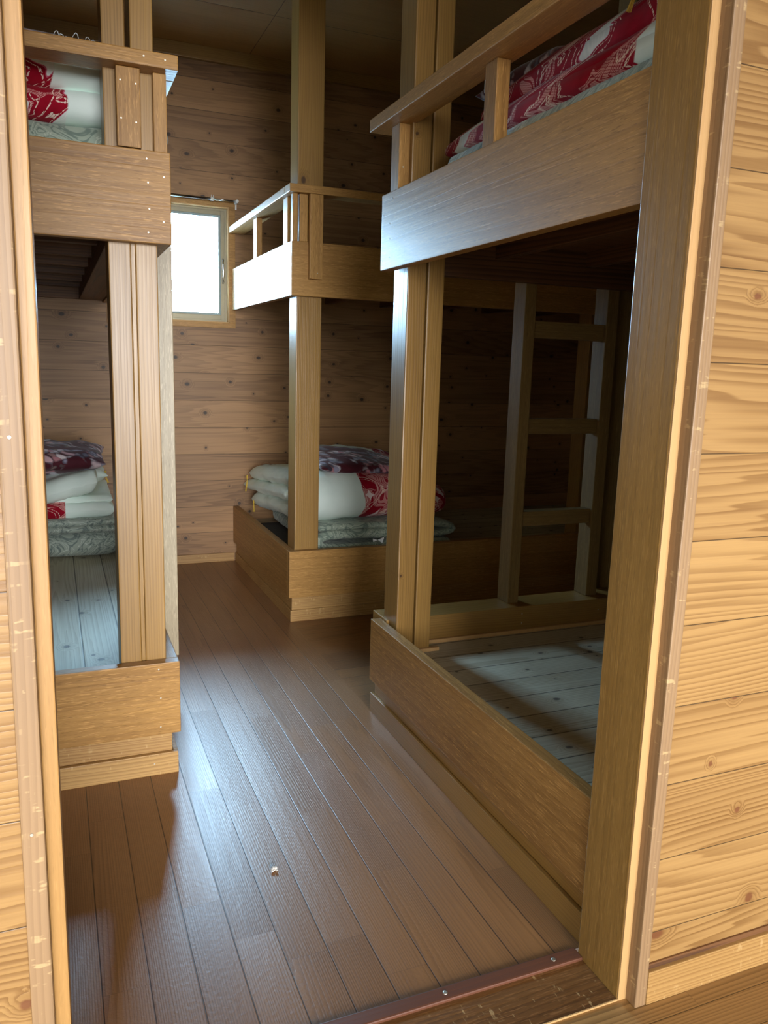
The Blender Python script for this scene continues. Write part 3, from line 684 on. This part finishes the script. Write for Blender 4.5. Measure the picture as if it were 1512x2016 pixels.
b = bmesh.new(); rs = random.Random(4)
for k in range(10):
    x = .02+.012*k*(1 if k < 6 else 1.25); pts = []
    for q in range(15):
        a = q/14; pts.append((x+.035*a+rs.uniform(-.001, .001), 2.50+rs.uniform(-.002, .002), 2.015+.052*math.sin(a*math.pi)*(.55+.05*(k*7 % 9))))
    tube(b, pts, .0011, 5)
link('fringe', b, TAGW, pl)

# --- right bunk, upper deck
mt = thing('folded_mattress', (1.05, 1.7, 1.65), 'pale green mattress edge under the red quilt, right bunk\'s upper deck', 'mattress', 'folded futon mattresses')
def ru_mat(bm):
    fold_sheet(bm, [(1.95, 1.685), (1.5, 1.685), (1.09, 1.685), (1.052, 1.716), (1.09, 1.747), (1.5, 1.748), (1.95, 1.748)], .062, 1.20, 2.10, 'Y', 44, (.04, .04), .004, 91)
soft('cover', ru_mat, PAIS, mt)
cf = thing('comforter', (1.05, 1.7, 1.785), 'red tie-dyed quilt with white ends, folded on the right bunk\'s upper deck', 'comforter', 'white and red folded quilts')
def rmask(N, x, y, z):
    e = N.M('ADD', -.36, N.M('MULTIPLY', N.M('GREATER_THAN', z, .078), -.03))
    nz = N.M('MULTIPLY', N.M('SUBTRACT', N.noise(N.coords(), 12, 1), .5), .05)
    return gt(N, N.M('ADD', y, nz), e, N.M('ADD', e, .006))
QR = quilt_mat('red_white_tied_quilt', rmask, 1.2, .0)
def ru_fn(v):
    k = max(0., (v.y-1.75)/.45); near = max(0., (1.40-v.y)/.2)
    z = v.z
    z = 1.785+(z-1.785)*(1-.22*k)
    if v.z > 1.87: z += .05*min(1, near)
    x = v.x+(.05*(v.z-1.79)/.1)
    return Vector((x, v.y, z))
def ru_com(bm):
    fold_sheet(bm, [(1.9, 1.802), (1.5, 1.802), (1.10, 1.802), (1.062, 1.822), (1.10, 1.843), (1.5, 1.844), (1.9, 1.844)], .044, 1.20, 2.17, 'Y', 60, (.05, .10), .007, 101, fn=ru_fn)
    fold_sheet(bm, [(1.9, 1.884), (1.5, 1.884), (1.105, 1.884), (1.066, 1.905), (1.105, 1.928), (1.5, 1.93), (1.9, 1.93)], .046, 1.20, 2.05, 'Y', 60, (.05, .14), .008, 105, fn=ru_fn)
    fold_sheet(bm, [(1.9, 1.885), (1.6, 1.885), (1.22, 1.885)], .07, 1.5, 2.36, 'Y', 40, (.05, .12), .010, 109, fn=ru_fn)
soft('cover', ru_com, QR, cf)
tassel('tassel', (1.09, 1.395, 1.975), .075, YELLOW, cf, 12, (-.01, .01))
pl = thing('pillow', (1.3, 2.0, 1.93), 'dark floral pillow behind the red quilt, right bunk\'s upper deck', 'pillow', 'maroon floral pillows')
soft('pillow_case', lambda bm: puff(bm, (1.36, 2.05, 1.995), (.16, .19, .055), .1, (-.05, 0), amp=.006, seed=121), FLOR, pl)
b = bmesh.new(); box(b, (1.19, 2.16, 1.985), (1.1915, 2.185, 2.03), .0002); link('care_tag', b, TAGW, pl)

# ------------------------------------------------------------------ light
wd = bpy.data.worlds.new('daylight'); SC.world = wd; wd.use_nodes = True
t = wd.node_tree; t.nodes.clear(); lk = t.links.new
def wn_(ty, ins=(), **pr):
    n = t.nodes.new(ty)
    for k, v in pr.items(): setattr(n, k, v)
    for i_, v in enumerate(ins):
        if isinstance(v, bpy.types.NodeSocket): lk(v, n.inputs[i_])
        else: n.inputs[i_].default_value = v
    return n.outputs[0]
SB, SF, SL = 1.7, 74., 1.5         # overcast sky: over the hall side, beyond the far window, on the left
sp = t.nodes.new('ShaderNodeSeparateXYZ'); lk(t.nodes.new('ShaderNodeTexCoord').outputs['Generated'], sp.inputs[0])
wf = wn_('ShaderNodeMapRange', (sp.outputs[1], -.3, .4, 0., 1.)); wl_ = wn_('ShaderNodeMapRange', (sp.outputs[0], -.75, -.3, 1., 0.))
def mixc(f_, a_, b_):
    n = t.nodes.new('ShaderNodeMix'); n.data_type = 'RGBA'; lk(f_, n.inputs[0])
    for k, v in ((6, a_), (7, b_)):
        if isinstance(v, bpy.types.NodeSocket): lk(v, n.inputs[k])
        else: n.inputs[k].default_value = v
    return n.outputs[2]
c1 = mixc(wf, (SB*.96, SB*.99, SB, 1), (SF*.50, SF*.82, SF*1.14, 1))
c2 = mixc(wl_, c1, (SL*.88, SL*.97, SL, 1))
g_ = wn_('ShaderNodeMapRange', (sp.outputs[2], -.06, .02, .5, 1.))
bg = t.nodes.new('ShaderNodeBackground'); lk(c2, bg.inputs[0]); lk(g_, bg.inputs[1])
lk(bg.outputs[0], t.nodes.new('ShaderNodeOutputWorld').inputs[0])
sl = bpy.data.lights.new('low_sky_fill', 'SUN'); sl.energy = 4.0; sl.angle = math.radians(32); sl.color = (.96, .98, 1.)  # added broad lamp standing in for bright low sky, brightens the bunk room
so = bpy.data.objects.new('low_sky_fill', sl); COL.objects.link(so); so.location = (-1, -6, 3)
so.rotation_euler = Vector((.04, 1, -.14)).to_track_quat('-Z', 'Y').to_euler()
def portal(name, loc, rot, sx, sy):
    l = bpy.data.lights.new(name, 'AREA'); l.shape = 'RECTANGLE'; l.size = sx; l.size_y = sy; l.energy = 1
    l.cycles.is_portal = True
    o = bpy.data.objects.new(name, l); COL.objects.link(o); o.location = loc; o.rotation_euler = rot
portal('daylight_window', (.645, YF+.13, 1.74), (math.radians(-90), 0, 0), .66, .66)
portal('daylight_left', (-3.33, -1.2, 1.4), (0, math.radians(-90), 0), 2.05, 3.7)
portal('daylight_hall', (.5, -3.75, 1.35), (math.radians(90), 0, 0), 6.3, 2.25)

# ------------------------------------------------------------------ camera
yaw, pitch, roll, fpx = .396637, -.182097, .029634, 1558.08
f = Vector((math.sin(yaw)*math.cos(pitch), math.cos(yaw)*math.cos(pitch), math.sin(pitch)))
r = Vector((math.cos(yaw), -math.sin(yaw), 0)); u = r.cross(f)
r2 = math.cos(roll)*r+math.sin(roll)*u; u2 = r2.cross(f)
cam = bpy.data.cameras.new('camera'); co = bpy.data.objects.new('camera', cam); COL.objects.link(co)
m = Matrix((r2, u2, -f)).transposed().to_4x4(); m.translation = Vector((0, 0, 1.2)); co.matrix_world = m
cam.sensor_fit = 'HORIZONTAL'; cam.sensor_width = 36; cam.lens = fpx/1512*36; cam.clip_start = .02
SC.camera = co
vs = SC.view_settings; vs.view_transform = 'Standard'; vs.look = 'None'; vs.gamma = 1; vs.exposure = 0.7
vs.use_curve_mapping = False
SC.cycles.use_denoising = True; SC.cycles.max_bounces = 10; SC.cycles.diffuse_bounces = 6; SC.cycles.glossy_bounces = 4; SC.cycles.transparent_max_bounces = 8
SC.cycles.sample_clamp_indirect = 6
for o in bpy.data.objects:
    if '_o' in o: del o['_o']
